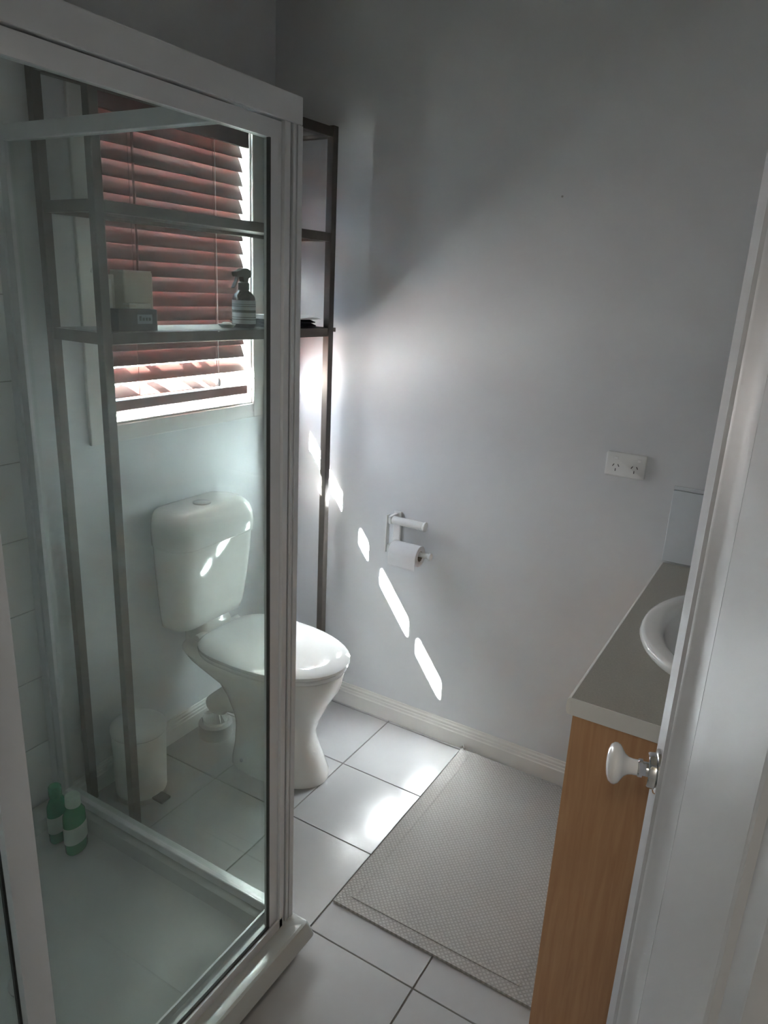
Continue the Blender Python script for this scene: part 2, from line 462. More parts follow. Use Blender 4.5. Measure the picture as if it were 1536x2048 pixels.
# ------------------------------------------------------------------ shower tray
tx0, tx1, ty0, ty1 = WA + 0.008, 1.062, WD + 0.004, -1.012
tcx, tcy, thx, thy = (tx0 + tx1) / 2, (ty0 + ty1) / 2, (tx1 - tx0) / 2, (ty1 - ty0) / 2
def tring(z, ins, r): return rrect(tcx, tcy, thx - ins, thy - ins, max(r, 0.004), z, 5)
bm = bmesh.new()
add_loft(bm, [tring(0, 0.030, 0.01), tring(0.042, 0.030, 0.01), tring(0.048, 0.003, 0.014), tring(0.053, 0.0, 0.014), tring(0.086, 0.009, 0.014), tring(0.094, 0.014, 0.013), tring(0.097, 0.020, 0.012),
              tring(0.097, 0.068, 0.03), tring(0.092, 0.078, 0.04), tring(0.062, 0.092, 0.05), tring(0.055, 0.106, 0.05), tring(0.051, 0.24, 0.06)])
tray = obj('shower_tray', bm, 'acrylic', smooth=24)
tag(tray, 'white acrylic shower tray with a raised rolled edge', 'shower tray')
bm = bmesh.new(); add_lathe(bm, [(0.045, 0.0), (0.045, 0.004), (0.035, 0.006), (0.01, 0.004)], (tcx, tcy, 0.0505), (0, 0, 1), 24)
obj('drain_grate', bm, 'chrome', tray, smooth=40)

# ------------------------------------------------------------------ shower screen
PX, PY, HB, HT = 1.004, -1.034, 0.0975, 1.950
ss = thing('shower_screen', 'white framed glass shower screen with sliding doors on its front', 'shower screen', ((WA + PX) / 2, PY, HB))
# corner post, with channel ribs
bm = B((PX - 0.044, PX - 0.013, PY - 0.041, PY - 0.003, HB, HT - 0.0475))
add_box(bm, PX - 0.040, PX, PY - 0.014, PY, HB, HT - 0.0475)
add_box(bm, PX - 0.014, PX, PY - 0.052, PY - 0.036, HB, HT - 0.0475)
add_box(bm, PX - 0.014, PX + 0.0, PY - 0.027, PY - 0.019, HB, HT - 0.0475)
obj('corner_post', bm, 'frame_white', ss)
obj('top_track', B((PX - 0.050, PX, WD + 0.002, PY, HT - 0.047, HT)), 'frame_white', ss, bevel=0.002)
obj('sill_track', B((PX - 0.050, PX, WD + 0.002, PY - 0.0415, HB, HB + 0.010), (PX - 0.005, PX, WD + 0.002, PY - 0.0415, HB + 0.010, HB + 0.026),
                    (PX - 0.027, PX - 0.023, WD + 0.002, PY - 0.0415, HB + 0.010, HB + 0.024), (PX - 0.050, PX - 0.045, WD + 0.002, PY - 0.0415, HB + 0.010, HB + 0.030)), 'frame_white', ss)
def slide_panel(x0, x1, y0, y1, z0, z1, wl_, wr_, wt, wb_):
    d = obj('sliding_door', B((x0, x1, y0, y0 + wl_, z0, z1), (x0, x1, y1 - wr_, y1, z0, z1),
                         (x0, x1, y0 + wl_, y1 - wr_, z1 - wt, z1), (x0, x1, y0 + wl_, y1 - wr_, z0, z0 + wb_)), 'frame_white', ss)
    xm = (x0 + x1) / 2
    obj('glass_pane', B((xm - 0.002, xm + 0.002, y0 + wl_, y1 - wr_, z0 + wb_, z1 - wt)), 'shower_glass', d)
    s = 0.004
    obj('glazing_seal', B((x1 - 0.006, x1 + 0.0004, y1 - wr_ - s, y1 - wr_, z0 + wb_, z1 - wt), (x1 - 0.006, x1 + 0.0004, y0 + wl_, y1 - wr_ - s, z0 + wb_, z0 + wb_ + s)), 'rubber_seal', d)
    return d
slide_panel(PX - 0.022, PX - 0.007, -1.722, PY - 0.053, HB + 0.012, HT - 0.0495, 0.046, 0.030, 0.030, 0.014)
slide_panel(PX - 0.044, PX - 0.029, WD + 0.02, -1.683, HB + 0.012, HT - 0.0495, 0.030, 0.036, 0.030, 0.014)
# fixed return panel
jm = obj('wall_jamb', B((WA + 0.0075, WA + 0.036, PY - 0.040, PY - 0.006, HB, HT), (WA + 0.036, WA + 0.062, PY - 0.034, PY - 0.010, HB, HT)), 'frame_white', ss)
obj('return_top_rail', B((WA + 0.062, PX - 0.0505, PY - 0.036, PY - 0.008, HT - 0.034, HT)), 'frame_white', ss, bevel=0.002)
obj('return_bottom_rail', B((WA + 0.062, PX - 0.044, PY - 0.038, PY - 0.006, HB, HB + 0.026)), 'frame_white', ss, bevel=0.003)
obj('return_pane', B((WA + 0.062, PX - 0.044, PY - 0.024, PY - 0.020, HB + 0.026, HT - 0.034)), 'shower_glass', ss)

# ------------------------------------------------------------------ toilet
TC = -0.462
to = thing('toilet', 'white close-coupled toilet with closed lid under the window', 'toilet', (0.45, TC, 0))
def egg(xb, xf, hw, z, cy=TC, n=40, sq=0.62):
    # squarish at the back, round at the front
    out = []
    xm = xb + (xf - xb) * 0.42
    for i in range(n):
        a = 2 * math.pi * i / n
        c, s = math.cos(a), math.sin(a)
        if c >= 0:
            x = xm + (xf - xm) * abs(c) ** 0.95; y = hw * (1 if s >= 0 else -1) * abs(s) ** 0.95
        else:
            x = xm - (xm - xb) * abs(c) ** sq; y = hw * (1 if s >= 0 else -1) * abs(s) ** sq
        out.append((x, cy + y, z))
    return out
bm = bmesh.new()
add_loft(bm, [egg(0.34, 0.700, 0.118, 0.0), egg(0.34, 0.700, 0.118, 0.02), egg(0.35, 0.672, 0.108, 0.08), egg(0.35, 0.648, 0.100, 0.135), egg(0.35, 0.645, 0.102, 0.17), egg(0.345, 0.662, 0.117, 0.22),
              egg(0.335, 0.695, 0.145, 0.29), egg(0.31, 0.728, 0.168, 0.345), egg(0.22, 0.738, 0.178, 0.38), egg(0.17, 0.744, 0.182, 0.40), egg(0.15, 0.748, 0.185, 0.418), egg(0.155, 0.742, 0.18, 0.424)])
obj('pan', bm, 'ceramic', to, smooth=50)
bm = bmesh.new()
add_tube(bm, [(0.40, TC, 0.17), (0.32, TC, 0.18), (0.26, TC, 0.17), (0.215, TC, 0.13), (0.20, TC, 0.07), (0.20, TC, 0.001)], 0.048, 16)
obj('trap_outlet', bm, 'ceramic', to, smooth=60)
bm = bmesh.new(); add_lathe(bm, [(0.062, 0), (0.062, 0.05), (0.052, 0.055)], (0.20, TC, 0.0), (0, 0, 1), 24); obj('outlet_collar', bm, 'grey_plastic', to, smooth=40)
bm = bmesh.new(); add_loft(bm, [egg(0.235, 0.750, 0.185, 0.4245), egg(0.232, 0.754, 0.188, 0.432), egg(0.235, 0.752, 0.186, 0.4395)])
obj('seat', bm, 'seat_plastic', to, smooth=50)
bm = bmesh.new()
add_loft(bm, [egg(0.236, 0.755, 0.188, 0.441), egg(0.232, 0.760, 0.192, 0.446), egg(0.233, 0.759, 0.191, 0.454), egg(0.242, 0.748, 0.180, 0.4605), egg(0.28, 0.70, 0.14, 0.464), egg(0.36, 0.60, 0.07, 0.4655)])
obj('lid', bm, 'seat_plastic', to, smooth=50)
for dy in (-0.075, 0.075):
    obj('hinge', add_lathe(bmesh.new(), [(0.012, -0.03), (0.013, -0.028), (0.013, 0.028), (0.012, 0.03)], (0.222, TC + dy, 0.444), (0, 1, 0), 14), 'seat_plastic', to, smooth=40)
for dy in (-0.075, 0.075):
    obj('fixing_nut', add_lathe(bmesh.new(), [(0.006, 0), (0.006, 0.02), (0.016, 0.022), (0.018, 0.034), (0.010, 0.038)], (0.245, TC + dy, 0.384), (0, 0, -1), 8), 'black_plastic', to, smooth=20)
obj('foot_bolt', add_lathe(bmesh.new(), [(0.007, 0), (0.007, 0.004), (0.003, 0.007)], (0.43, TC - 0.1145, 0.045), (0, -1, 0.15), 12), 'grey_plastic', to, smooth=40)
KC = -0.482
def tk(z, hw, xf, r): return rrect((WA + xf) / 2 + 0.001, KC, (xf - WA) / 2 - 0.001, hw, r, z, 7)
bm = bmesh.new()
add_loft(bm, [tk(0.487, 0.150, 0.225, 0.05), tk(0.493, 0.160, 0.235, 0.055), tk(0.53, 0.167, 0.246, 0.06), tk(0.62, 0.176, 0.258, 0.062), tk(0.72, 0.184, 0.268, 0.064), tk(0.789, 0.187, 0.272, 0.064)])
obj('cistern', bm, 'ceramic', to, smooth=50)
bm = bmesh.new()
add_loft(bm, [tk(0.7905, 0.187, 0.271, 0.06), tk(0.793, 0.191, 0.277, 0.062), tk(0.83, 0.192, 0.277, 0.062), tk(0.858, 0.191, 0.272, 0.062), tk(0.880, 0.187, 0.260, 0.060), tk(0.895, 0.178, 0.246, 0.056), tk(0.903, 0.166, 0.235, 0.05), tk(0.906, 0.150, 0.222, 0.045)])
cl = obj('cistern_lid', bm, 'ceramic', to, smooth=50)
obj('flush_button', add_lathe(bmesh.new(), [(0.030, 0), (0.030, 0.006), (0.026, 0.008)], (0.180, KC, 0.9035), (0, 0, 1), 24), 'seat_plastic', cl, smooth=40)
bm = bmesh.new(); add_loft(bm, [rrect(0.185, TC, 0.055, 0.085, 0.03, 0.40), rrect(0.185, TC, 0.055, 0.085, 0.03, 0.43), rrect(0.175, TC, 0.045, 0.075, 0.03, 0.488)])
obj('neck', bm, 'ceramic', to, smooth=50)
# ------------------------------------------------------------------ tall shelf unit over the toilet
SA = math.radians(-3.0)
su = thing('shelf_unit', 'tall dark metal shelf unit standing over the toilet against the window', 'shelf', (0.112, -0.964, 0), SA)
SD, SW, SH, PW = 0.240, 0.932, 2.125, 0.026
BOARDS = ((2.090, 2.120), (1.772, 1.800), (1.460, 1.490))
for px_ in (0.0, SD - PW):
    for py_ in (0.0, SW - PW):
        obj('post', B((px_, px_ + PW, py_, py_ + PW, 0, SH)), 'pewter', su, bevel=0.002)
for z0, z1 in BOARDS:
    ov = 0.012 if z1 < 1.6 else 0.0
    obj('shelf_board', B((0.027, SD - 0.027, 0.027, SW - 0.027, z0 + 0.010, z1)), 'shelf_board', su)
    for x0 in (0.003, SD - 0.024):
        obj('shelf_rail', B((x0, x0 + 0.021, PW + 0.0005, SW - PW - 0.0005, z0, z1)), 'pewter', su, bevel=0.002)
    for y0 in (0.003, SW - 0.024):
        obj('shelf_rail', B((PW + 0.0005, SD - PW - 0.0005, y0, y0 + 0.021, z0, z1)), 'pewter', su, bevel=0.002)
bm = B((SD - 0.04, SD + 0.002, SW - 0.002, SW + 0.010, 1.476, 1.490)); obj('bracket', bm, 'pewter', su)
SHELF_Z = 1.4905

def rot_thing(name, label, cat, x, y, z, rot=0.0, group=None):
    return thing(name, label, cat, (x, y, z), SA + rot, group, local=True)

# items on the lower shelf (local coordinates of each thing, base at z = 0)
t = rot_thing('carton', 'tall cream cardboard carton on the lower shelf beside the window', 'carton', 0.252, -0.795, SHELF_Z)
obj('body', B((-0.03, 0.03, -0.047, 0.047, 0, 0.150)), 'cream_card', t, bevel=0.004)
obj('flap', B((-0.028, 0.028, -0.045, 0.045, 0.150, 0.153)), 'pale_card', t)
t = rot_thing('hook_pack', 'card pack with a white hanging hook standing left of the cream carton', 'pack', 0.248, -0.879, SHELF_Z, 0.12)
obj('backing_card', B((-0.004, 0.0, -0.032, 0.032, 0, 0.140)), 'cream_card', t)
obj('blister', B((0.0, 0.012, -0.004, 0.014, 0.05, 0.128)), 'pale_card', t, bevel=0.004)
bm = bmesh.new(); add_tube(bm, [(0.002, -0.030 + 0.012 * math.cos(a), 0.142 + 0.014 * math.sin(a)) for a in [math.pi * (1.0 - 1.5 * k / 10) for k in range(11)]], 0.003, 8)
obj('hook', bm, 'white_plastic', t, smooth=50)
t = rot_thing('black_box', 'low black printed box in front of the cream carton', 'box', 0.303, -0.835, SHELF_Z)
obj('body', B((-0.018, 0.018, -0.062, 0.062, 0, 0.056)), 'dark_box', t, bevel=0.002)
bm = B((0.018, 0.0185, -0.004, 0.044, 0.018, 0.042)); obj('printed_patch', bm, 'print_light', t)
bm = bmesh.new()
for k in range(4): add_box(bm, 0.0185, 0.0189, 0.002 + k * 0.010, 0.009 + k * 0.010, 0.026, 0.034 + 0.004 * (k == 0))
obj('print_marks', bm, 'dark_box', t)
t = rot_thing('small_packet', 'flat pale packet lying on the low black box', 'packet', 0.303, -0.838, SHELF_Z + 0.0562)
obj('body', B((-0.014, 0.014, -0.022, 0.048, 0, 0.014)), 'pale_card', t, bevel=0.002)
obj('flap', B((-0.0142, 0.0142, -0.0225, 0.0, 0.0045, 0.0095)), 'cream_card', t)

t = rot_thing('spray_bottle', 'black trigger spray bottle with a pale label on the lower shelf', 'spray bottle', 0.300, -0.398, SHELF_Z)
bm = bmesh.new(); add_lathe(bm, [(0.033, 0), (0.036, 0.004), (0.036, 0.088), (0.033, 0.097), (0.022, 0.107), (0.0155, 0.113), (0.0155, 0.118)], (0, 0, 0), (0, 0, 1), 32)
obj('body', bm, 'amber_dark', t, smooth=50)
bm = bmesh.new(); add_lathe(bm, [(0.0366, 0.012), (0.0366, 0.083)], (0, 0, 0), (0, 0, 1), 32, False, False)
lb = obj('label_wrap', bm, 'label_grey', t, smooth=50)
bm = bmesh.new()
for z0, z1 in ((0.046, 0.054), (0.024, 0.0265), (0.031, 0.033), (0.064, 0.066), (0.070, 0.0715)):
    add_lathe(bm, [(0.0369, z0), (0.0369, z1)], (0, 0, 0), (0, 0, 1), 32, False, False)
obj('label_band', bm, 'label_ink', lb, smooth=50)
bm = bmesh.new(); add_lathe(bm, [(0.0175, 0.114), (0.0175, 0.134), (0.012, 0.138)], (0, 0, 0), (0, 0, 1), 24)
obj('collar', bm, 'black_plastic', t, smooth=40)
bm = prism([(-0.040, 0.156), (-0.036, 0.152), (-0.012, 0.152), (-0.007, 0.136), (0.009, 0.136), (0.012, 0.148), (0.021, 0.153), (0.024, 0.161), (0.020, 0.171), (0.008, 0.178), (-0.008, 0.178), (-0.024, 0.171), (-0.042, 0.166)], 'x', -0.010, 0.010)
obj('spray_head', bm, 'black_plastic', t)
bm = prism([(-0.031, 0.154), (-0.025, 0.154), (-0.029, 0.142), (-0.038, 0.126), (-0.046, 0.118), (-0.048, 0.120), (-0.036, 0.140)], 'x', -0.006, 0.006)
obj('trigger', bm, 'black_plastic', t)

t = rot_thing('soap_dish', 'small shallow dish left of the spray bottle', 'dish', 0.292, -0.468, SHELF_Z)
bm = bmesh.new(); add_lathe(bm, [(0.016, 0), (0.024, 0.006), (0.027, 0.011), (0.025, 0.011), (0.015, 0.004)], (0, 0, 0), (0, 0, 1), 24)
obj('dish_bowl', bm, 'label_grey', t, smooth=50)
obj('soap', add_lathe(bmesh.new(), [(0.010, 0.0045), (0.016, 0.008), (0.015, 0.014), (0.008, 0.017)], (0, 0, 0), (0, 0, 1), 20), 'pale_card', t, smooth=60)

def folded(name, label, mname, x, y, z, hx, hy, th, layers, amp):
    t = rot_thing(name, label, 'towel' if 'towel' in name else 'cloth', x, y, z)
    for k in range(layers):
        bm = bmesh.new()
        n = 14
        grid_t, grid_b = [], []
        for i in range(n + 1):
            rt, rb = [], []
            for j in range(7):
                yy = -hy + 2 * hy * i / n; xx = -hx + 2 * hx * j / 6
                wv = amp * (math.sin(yy * 34 + k) + 0.6 * math.sin(yy * 61 + xx * 40 + 2 * k)) * (1 if k == layers - 1 else 0.25)
                edge = min(1.0, min(j, 6 - j) * 0.9 + 0.35)
                zb = k * th / layers + 0.0006; zt = (k + 1) * th / layers
                rt.append(bm.verts.new((xx + 0.004 * math.sin(yy * 25 + k), yy, max(zb + 0.001, zb + (zt - zb) * edge + wv))))
                rb.append(bm.verts.new((xx + 0.004 * math.sin(yy * 25 + k), yy, zb)))
            grid_t.append(rt); grid_b.append(rb)
        for i in range(n):
            for j in range(6):
                bm.faces.new((grid_t[i][j], grid_t[i][j + 1], grid_t[i + 1][j + 1], grid_t[i + 1][j]))
                bm.faces.new((grid_b[i][j], grid_b[i + 1][j], grid_b[i + 1][j + 1], grid_b[i][j + 1]))
            for j in (0, 6):
                bm.faces.new((grid_t[i][j], grid_t[i + 1][j], grid_b[i + 1][j], grid_b[i][j]))
        for i in (0, n):
            for j in range(6):
                bm.faces.new((grid_t[i][j], grid_t[i][j + 1], grid_b[i][j + 1], grid_b[i][j]))
        obj('fold', bm, mname, t, smooth=60)
    return t
folded('dark_towel', 'folded dark navy towel at the right end of the lower shelf', 'navy_cloth', 0.262, -0.200, SHELF_Z + 0.0006, 0.075, 0.132, 0.022, 2, 0.0008)
folded('white_cloth', 'thin white cloth lying on the folded navy towel', 'white_cloth', 0.276, -0.190, SHELF_Z + 0.0250, 0.082, 0.122, 0.012, 1, 0.0022)

# ------------------------------------------------------------------ pedal bin
bn = thing('pedal_bin', 'round white pedal bin on the floor behind the shower screen', 'bin', (0.225, -0.836, 0))
BC = (0.225, -0.836, 0)
obj('body', add_lathe(bmesh.new(), [(0.078, 0), (0.080, 0.006), (0.085, 0.232), (0.083, 0.234)], BC, (0, 0, 1), 40), 'white_plastic', bn, smooth=50)
obj('base_ring', add_lathe(bmesh.new(), [(0.0815, 0.0), (0.0825, 0.002), (0.0825, 0.016), (0.0815, 0.018)], BC, (0, 0, 1), 40), 'grey_plastic', bn, smooth=50)
obj('lid', add_lathe(bmesh.new(), [(0.087, 0.236), (0.088, 0.240), (0.087, 0.250), (0.075, 0.262), (0.045, 0.270), (0.0, 0.273)], BC, (0, 0, 1), 40), 'white_plastic', bn, smooth=50)
obj('rim', add_lathe(bmesh.new(), [(0.0855, 0.2335), (0.0855, 0.2365)], BC, (0, 0, 1), 40), 'grey_plastic', bn, smooth=50)
obj('pedal', B((0.300, 0.345, -0.862, -0.822, 0.012, 0.022)), 'black_plastic', bn, bevel=0.003)

# ------------------------------------------------------------------ shampoo bottles in the shower corner
def bottle(name, label, x, y, z, r, h, m1, capm, flat=0.7):
    t = thing(name, label, 'bottle', (x, y, z), 0.3, group='bottles in the shower corner', local=True)
    prof = [(r * 0.9, 0), (r, 0.006), (r * 1.02, h * 0.5), (r * 0.98, h * 0.82), (r * 0.7, h * 0.93), (r * 0.42, h)]
    bm = add_lathe(bmesh.new(), prof, (0, 0, 0), (0, 0, 1), 28)
    bmesh.ops.scale(bm, verts=list(bm.verts), vec=(flat, 1, 1))
    b_ = obj('body', bm, m1, t, smooth=50)
    bm = add_lathe(bmesh.new(), [(r * 1.035, h * 0.25), (r * 1.035, h * 0.62)], (0, 0, 0), (0, 0, 1), 28, False, False)
    bmesh.ops.scale(bm, verts=list(bm.verts), vec=(flat, 1, 1))
    obj('label_wrap', bm, 'bottle_cap', b_, smooth=50)
    obj('cap', add_lathe(bmesh.new(), [(r * 0.55, h + 0.0005), (r * 0.57, h + 0.004), (r * 0.55, h + 0.030), (r * 0.45, h + 0.034)], (0, 0, 0), (0, 0, 1), 24), capm, t, smooth=40)
    return t
bottle('shampoo_bottle', 'slimmer dark green bottle standing by the tiled shower wall', 0.250, -1.160, 0.0562, 0.032, 0.145, 'green_bottle', 'green_bottle')
bottle('shampoo_bottle', 'wider green bottle with a pale cap in the shower corner', 0.325, -1.158, 0.0562, 0.037, 0.147, 'green_bottle_pale', 'bottle_cap')

# ------------------------------------------------------------------ toilet roll holder and roll (back wall)
th_ = thing('toilet_roll_holder', 'white double toilet roll holder on the sunlit wall', 'roll holder', (0.74, 0.0, 0.73))
obj('wall_plate', B((0.664, 0.694, -0.012, -0.0005, 0.722, 0.862)), 'white_plastic', th_, bevel=0.004)
obj('side_arm', B((0.672, 0.686, -0.070, -0.012, 0.828, 0.858)), 'white_plastic', th_, bevel=0.004)
obj('side_arm', B((0.672, 0.686, -0.070, -0.012, 0.724, 0.752)), 'white_plastic', th_, bevel=0.004)
obj('side_strip', B((0.668, 0.6725, -0.074, -0.052, 0.722, 0.862)), 'white_plastic', th_, bevel=0.002)
up = obj('spare_rod', add_lathe(bmesh.new(), [(0.012, 0.0), (0.0145, 0.002), (0.0145, 0.122), (0.012, 0.124)], (0.687, -0.056, 0.843), (1, 0, 0), 20), 'white_plastic', th_, smooth=40)
obj('end_cap', add_lathe(bmesh.new(), [(0.016, 0.1245), (0.017, 0.126), (0.017, 0.132), (0.012, 0.135)], (0.687, -0.056, 0.843), (1, 0, 0), 20), 'white_plastic', up, smooth=40)
lo = obj('roll_rod', add_lathe(bmesh.new(), [(0.008, 0.0), (0.009, 0.002), (0.009, 0.150), (0.008, 0.152)], (0.687, -0.056, 0.738), (1, 0, 0), 16), 'white_plastic', th_, smooth=40)
obj('end_cap', add_lathe(bmesh.new(), [(0.012, 0.152), (0.013, 0.153), (0.013, 0.160), (0.009, 0.163)], (0.687, -0.056, 0.738), (1, 0, 0), 16), 'white_plastic', lo, smooth=40)
trl = thing('toilet_roll', 'part used white toilet paper roll on its wall holder', 'toilet paper', (0.752, -0.056, 0.735))
RC = (0.694, -0.056, 0.730)
bm = bmesh.new()
add_lathe(bm, [(0.019, 0.0), (0.037, 0.0), (0.038, 0.001), (0.038, 0.110), (0.037, 0.111), (0.019, 0.111), (0.019, 0.0)], RC, (1, 0, 0), 36, False, False)
obj('paper_roll', bm, 'paper', trl, smooth=40)
obj('core', add_lathe(bmesh.new(), [(0.0188, 0.0005), (0.0188, 0.1105), (0.0172, 0.1105), (0.0172, 0.0005), (0.0188, 0.0005)], RC, (1, 0, 0), 28, False, False), 'cardboard_core', trl, smooth=40)
bm = bmesh.new()
pts = [(-0.095, 0.735), (-0.0955, 0.715), (-0.0945, 0.690), (-0.093, 0.684)]
R_ = [[bm.verts.new((x, y, z)) for (y, z) in pts] for x in (0.695, 0.804)]
for i in range(3): bm.faces.new((R_[0][i], R_[0][i + 1], R_[1][i + 1], R_[1][i]))
sh = obj('loose_sheet', bm, 'paper', trl)
md = sh.modifiers.new('thickness', 'SOLIDIFY'); md.thickness = 0.0008

# ------------------------------------------------------------------ power point
SX, SZ = 1.388, 1.1214
po = thing('power_point', 'white double power point on the wall above the vanity', 'power socket', (SX + 0.0585, 0, SZ + 0.0365))
bm = bmesh.new(); add_loft(bm, [[(x, -0.0005, z) for x, z, _ in rrect(SX + 0.0585, SZ + 0.0365, 0.0585, 0.0365, 0.005, 0)], [(x, -0.008, z) for x, z, _ in rrect(SX + 0.0585, SZ + 0.0365, 0.0585, 0.0365, 0.005, 0)], [(x, -0.0105, z) for x, z, _ in rrect(SX + 0.0585, SZ + 0.0365, 0.0555, 0.0335, 0.005, 0)]])
pl = obj('plate', bm, 'white_plastic', po, smooth=40)
for cx_ in (SX + 0.031, SX + 0.086):
    bm = bmesh.new()
    for dx, dz, ang in ((-0.0075, 0.004, 30), (0.0075, 0.004, -30), (0.0, -0.010, 0)):
        b2 = B((-0.0011, 0.0011, -0.0002, 0.0002, -0.0042, 0.0042))
        bmesh.ops.rotate(b2, verts=list(b2.verts), cent=(0, 0, 0), matrix=Matrix.Rotation(math.radians(ang), 3, 'Y'))
        bmesh.ops.translate(b2, verts=list(b2.verts), vec=(cx_ + dx, -0.0107, SZ + 0.030 + dz))
        me = bpy.data.meshes.new('tmp'); b2.to_mesh(me); b2.free(); bm.from_mesh(me); bpy.data.meshes.remove(me)
    obj('socket_slots', bm, 'black_plastic', po)
    sx_ = cx_ + (0.012 if cx_ > SX + 0.05 else 0.0)
    obj('switch', B((sx_ - 0.0055, sx_ + 0.0055, -0.0135, -0.0105, SZ + 0.052, SZ + 0.061)), 'label_grey' if False else 'white_plastic', po, bevel=0.002)

# ------------------------------------------------------------------ vanity
VX, VY, VZ = 1.590, -0.934, 0.8845
va = thing('vanity_cabinet', 'beech wood vanity cabinet with its end panel facing the door', 'cabinet', (1.86, -0.47, 0))
cx0, cx1, cy0, cy1 = VX + 0.013, WC - 0.004, VY + 0.010, -0.006
obj('end_panel', B((cx0, cx1, cy0, cy0 + 0.018, 0.0, VZ - 0.038)), 'beech', va, bevel=0.0008)
obj('carcass', B((cx0 + 0.020, cx1, cy0 + 0.0185, cy1, 0.10, VZ - 0.20)), 'beech', va)
obj('apron', B((cx0 + 0.020, cx0 + 0.038, cy0 + 0.0185, cy1, VZ - 0.20, VZ - 0.038)), 'beech', va)
obj('kickboard', B((cx0 + 0.05, cx0 + 0.066, cy0 + 0.0185, cy1, 0.0, 0.098)), 'beech', va)
for k in range(2):
    y0 = cy0 + 0.020 + k * 0.447
    d = obj('cabinet_door', B((cx0 + 0.001, cx0 + 0.019, y0, y0 + 0.444, 0.105, VZ - 0.045)), 'beech', va, bevel=0.002)
    yk = y0 + (0.40 if k == 0 else 0.044)
    obj('knob', add_lathe(bmesh.new(), [(0.006, 0), (0.006, 0.012), (0.014, 0.018), (0.013, 0.024), (0.006, 0.027)], (cx0 + 0.001, yk, 0.70), (-1, 0, 0), 18), 'chrome', d, smooth=40)
# worktop with an oval cut-out
BXC, BYC, BRX, BRY = 1.842, -0.478, 0.205, 0.280
wt = thing('worktop', 'speckled grey beige laminate vanity top with pale edging', 'worktop', (1.86, -0.47, VZ - 0.038))
def slab_hole(x0, x1, y0, y1, z0, z1, cx, cy, rx, ry, n=48):
    bm = bmesh.new()
    def face_ring(z):
        o_, i_ = [], []
        for k in range(n):
            a = 2 * math.pi * k / n
            c, s = math.cos(a), math.sin(a)
            i_.append(bm.verts.new((cx + rx * c, cy + ry * s, z)))
            tt = []
            if c > 1e-9: tt.append((x1 - cx) / c)
            if c < -1e-9: tt.append((x0 - cx) / c)
            if s > 1e-9: tt.append((y1 - cy) / s)
            if s < -1e-9: tt.append((y0 - cy) / s)
            t_ = min(tt)
            o_.append(bm.verts.new((cx + t_ * c, cy + t_ * s, z)))
        corners = []
        for q in ((x0, y0), (x1, y0), (x1, y1), (x0, y1)):
            a = math.atan2(q[1] - cy, q[0] - cx) % (2 * math.pi)
            corners.append((a, bm.verts.new((q[0], q[1], z))))
        return o_, i_, corners
    rings = [face_ring(z0), face_ring(z1)]
    loops = []
    for o_, i_, corners in rings:
        outer = []
        for k in range(n):
            k2 = (k + 1) % n
            a0 = 2 * math.pi * k / n; a1 = 2 * math.pi * (k + 1) / n
            mid = [v for a, v in corners if a0 + 1e-6 < a < a1 - 1e-6]
            bm.faces.new([i_[k], o_[k]] + mid + [o_[k2], i_[k2]])
            outer.append(o_[k]); outer.extend(mid)
        loops.append((outer, i_))
    for idx in (0, 1):
        a, b = loops[0][idx], loops[1][idx]
        m_ = len(a)
        for k in range(m_):
            bm.faces.new((a[k], a[(k + 1) % m_], b[(k + 1) % m_], b[k]))
    return bm
obj('top_slab', slab_hole(VX + 0.008, WC - 0.002, VY + 0.003, -0.010, VZ - 0.036, VZ, BXC, BYC, BRX - 0.02, BRY - 0.02), 'laminate', wt)
obj('end_edging', B((VX + 0.008, WC - 0.002, VY, VY + 0.0028, VZ - 0.036, VZ - 0.0004)), 'laminate_edge', wt)
bm = prism([(VX + 0.0078, VZ - 0.0003), (VX + 0.004, VZ - 0.001), (VX + 0.001, VZ - 0.006), (VX, VZ - 0.018), (VX + 0.001, VZ - 0.030), (VX + 0.004, VZ - 0.035), (VX + 0.0078, VZ - 0.036)], 'y', VY, -0.010)
obj('front_edging', bm, 'laminate_edge', wt, smooth=60)
ba = thing('basin', 'white oval drop-in basin set in the vanity top', 'basin', (BXC, BYC, VZ))
bm = bmesh.new()
def ell(f, z, n=56): return [(BXC + BRX * f * math.cos(2 * math.pi * k / n) if True else 0, BYC + (BRY + 0) * f * math.sin(2 * math.pi * k / n), z) for k in range(n)]
def ell2(d, z, n=56): return [(BXC + (BRX - d) * math.cos(2 * math.pi * k / n), BYC + (BRY - d) * math.sin(2 * math.pi * k / n), z) for k in range(n)]
add_loft(bm, [ell2(0.002, VZ + 0.0005), ell2(0.0, VZ + 0.006), ell2(0.004, VZ + 0.016), ell2(0.012, VZ + 0.021), ell2(0.040, VZ + 0.019), ell2(0.050, VZ + 0.014), ell2(0.056, VZ + 0.0), ell2(0.068, VZ - 0.06), ell2(0.095, VZ - 0.11), ell2(0.15, VZ - 0.135), ell2(0.19, VZ - 0.138)], cap0=False)
obj('bowl', bm, 'ceramic', ba, smooth=55)
obj('plug_hole', add_lathe(bmesh.new(), [(0.022, 0), (0.022, 0.003), (0.012, 0.004)], (BXC, BYC, VZ - 0.138), (0, 0, 1), 20), 'chrome', ba, smooth=40)

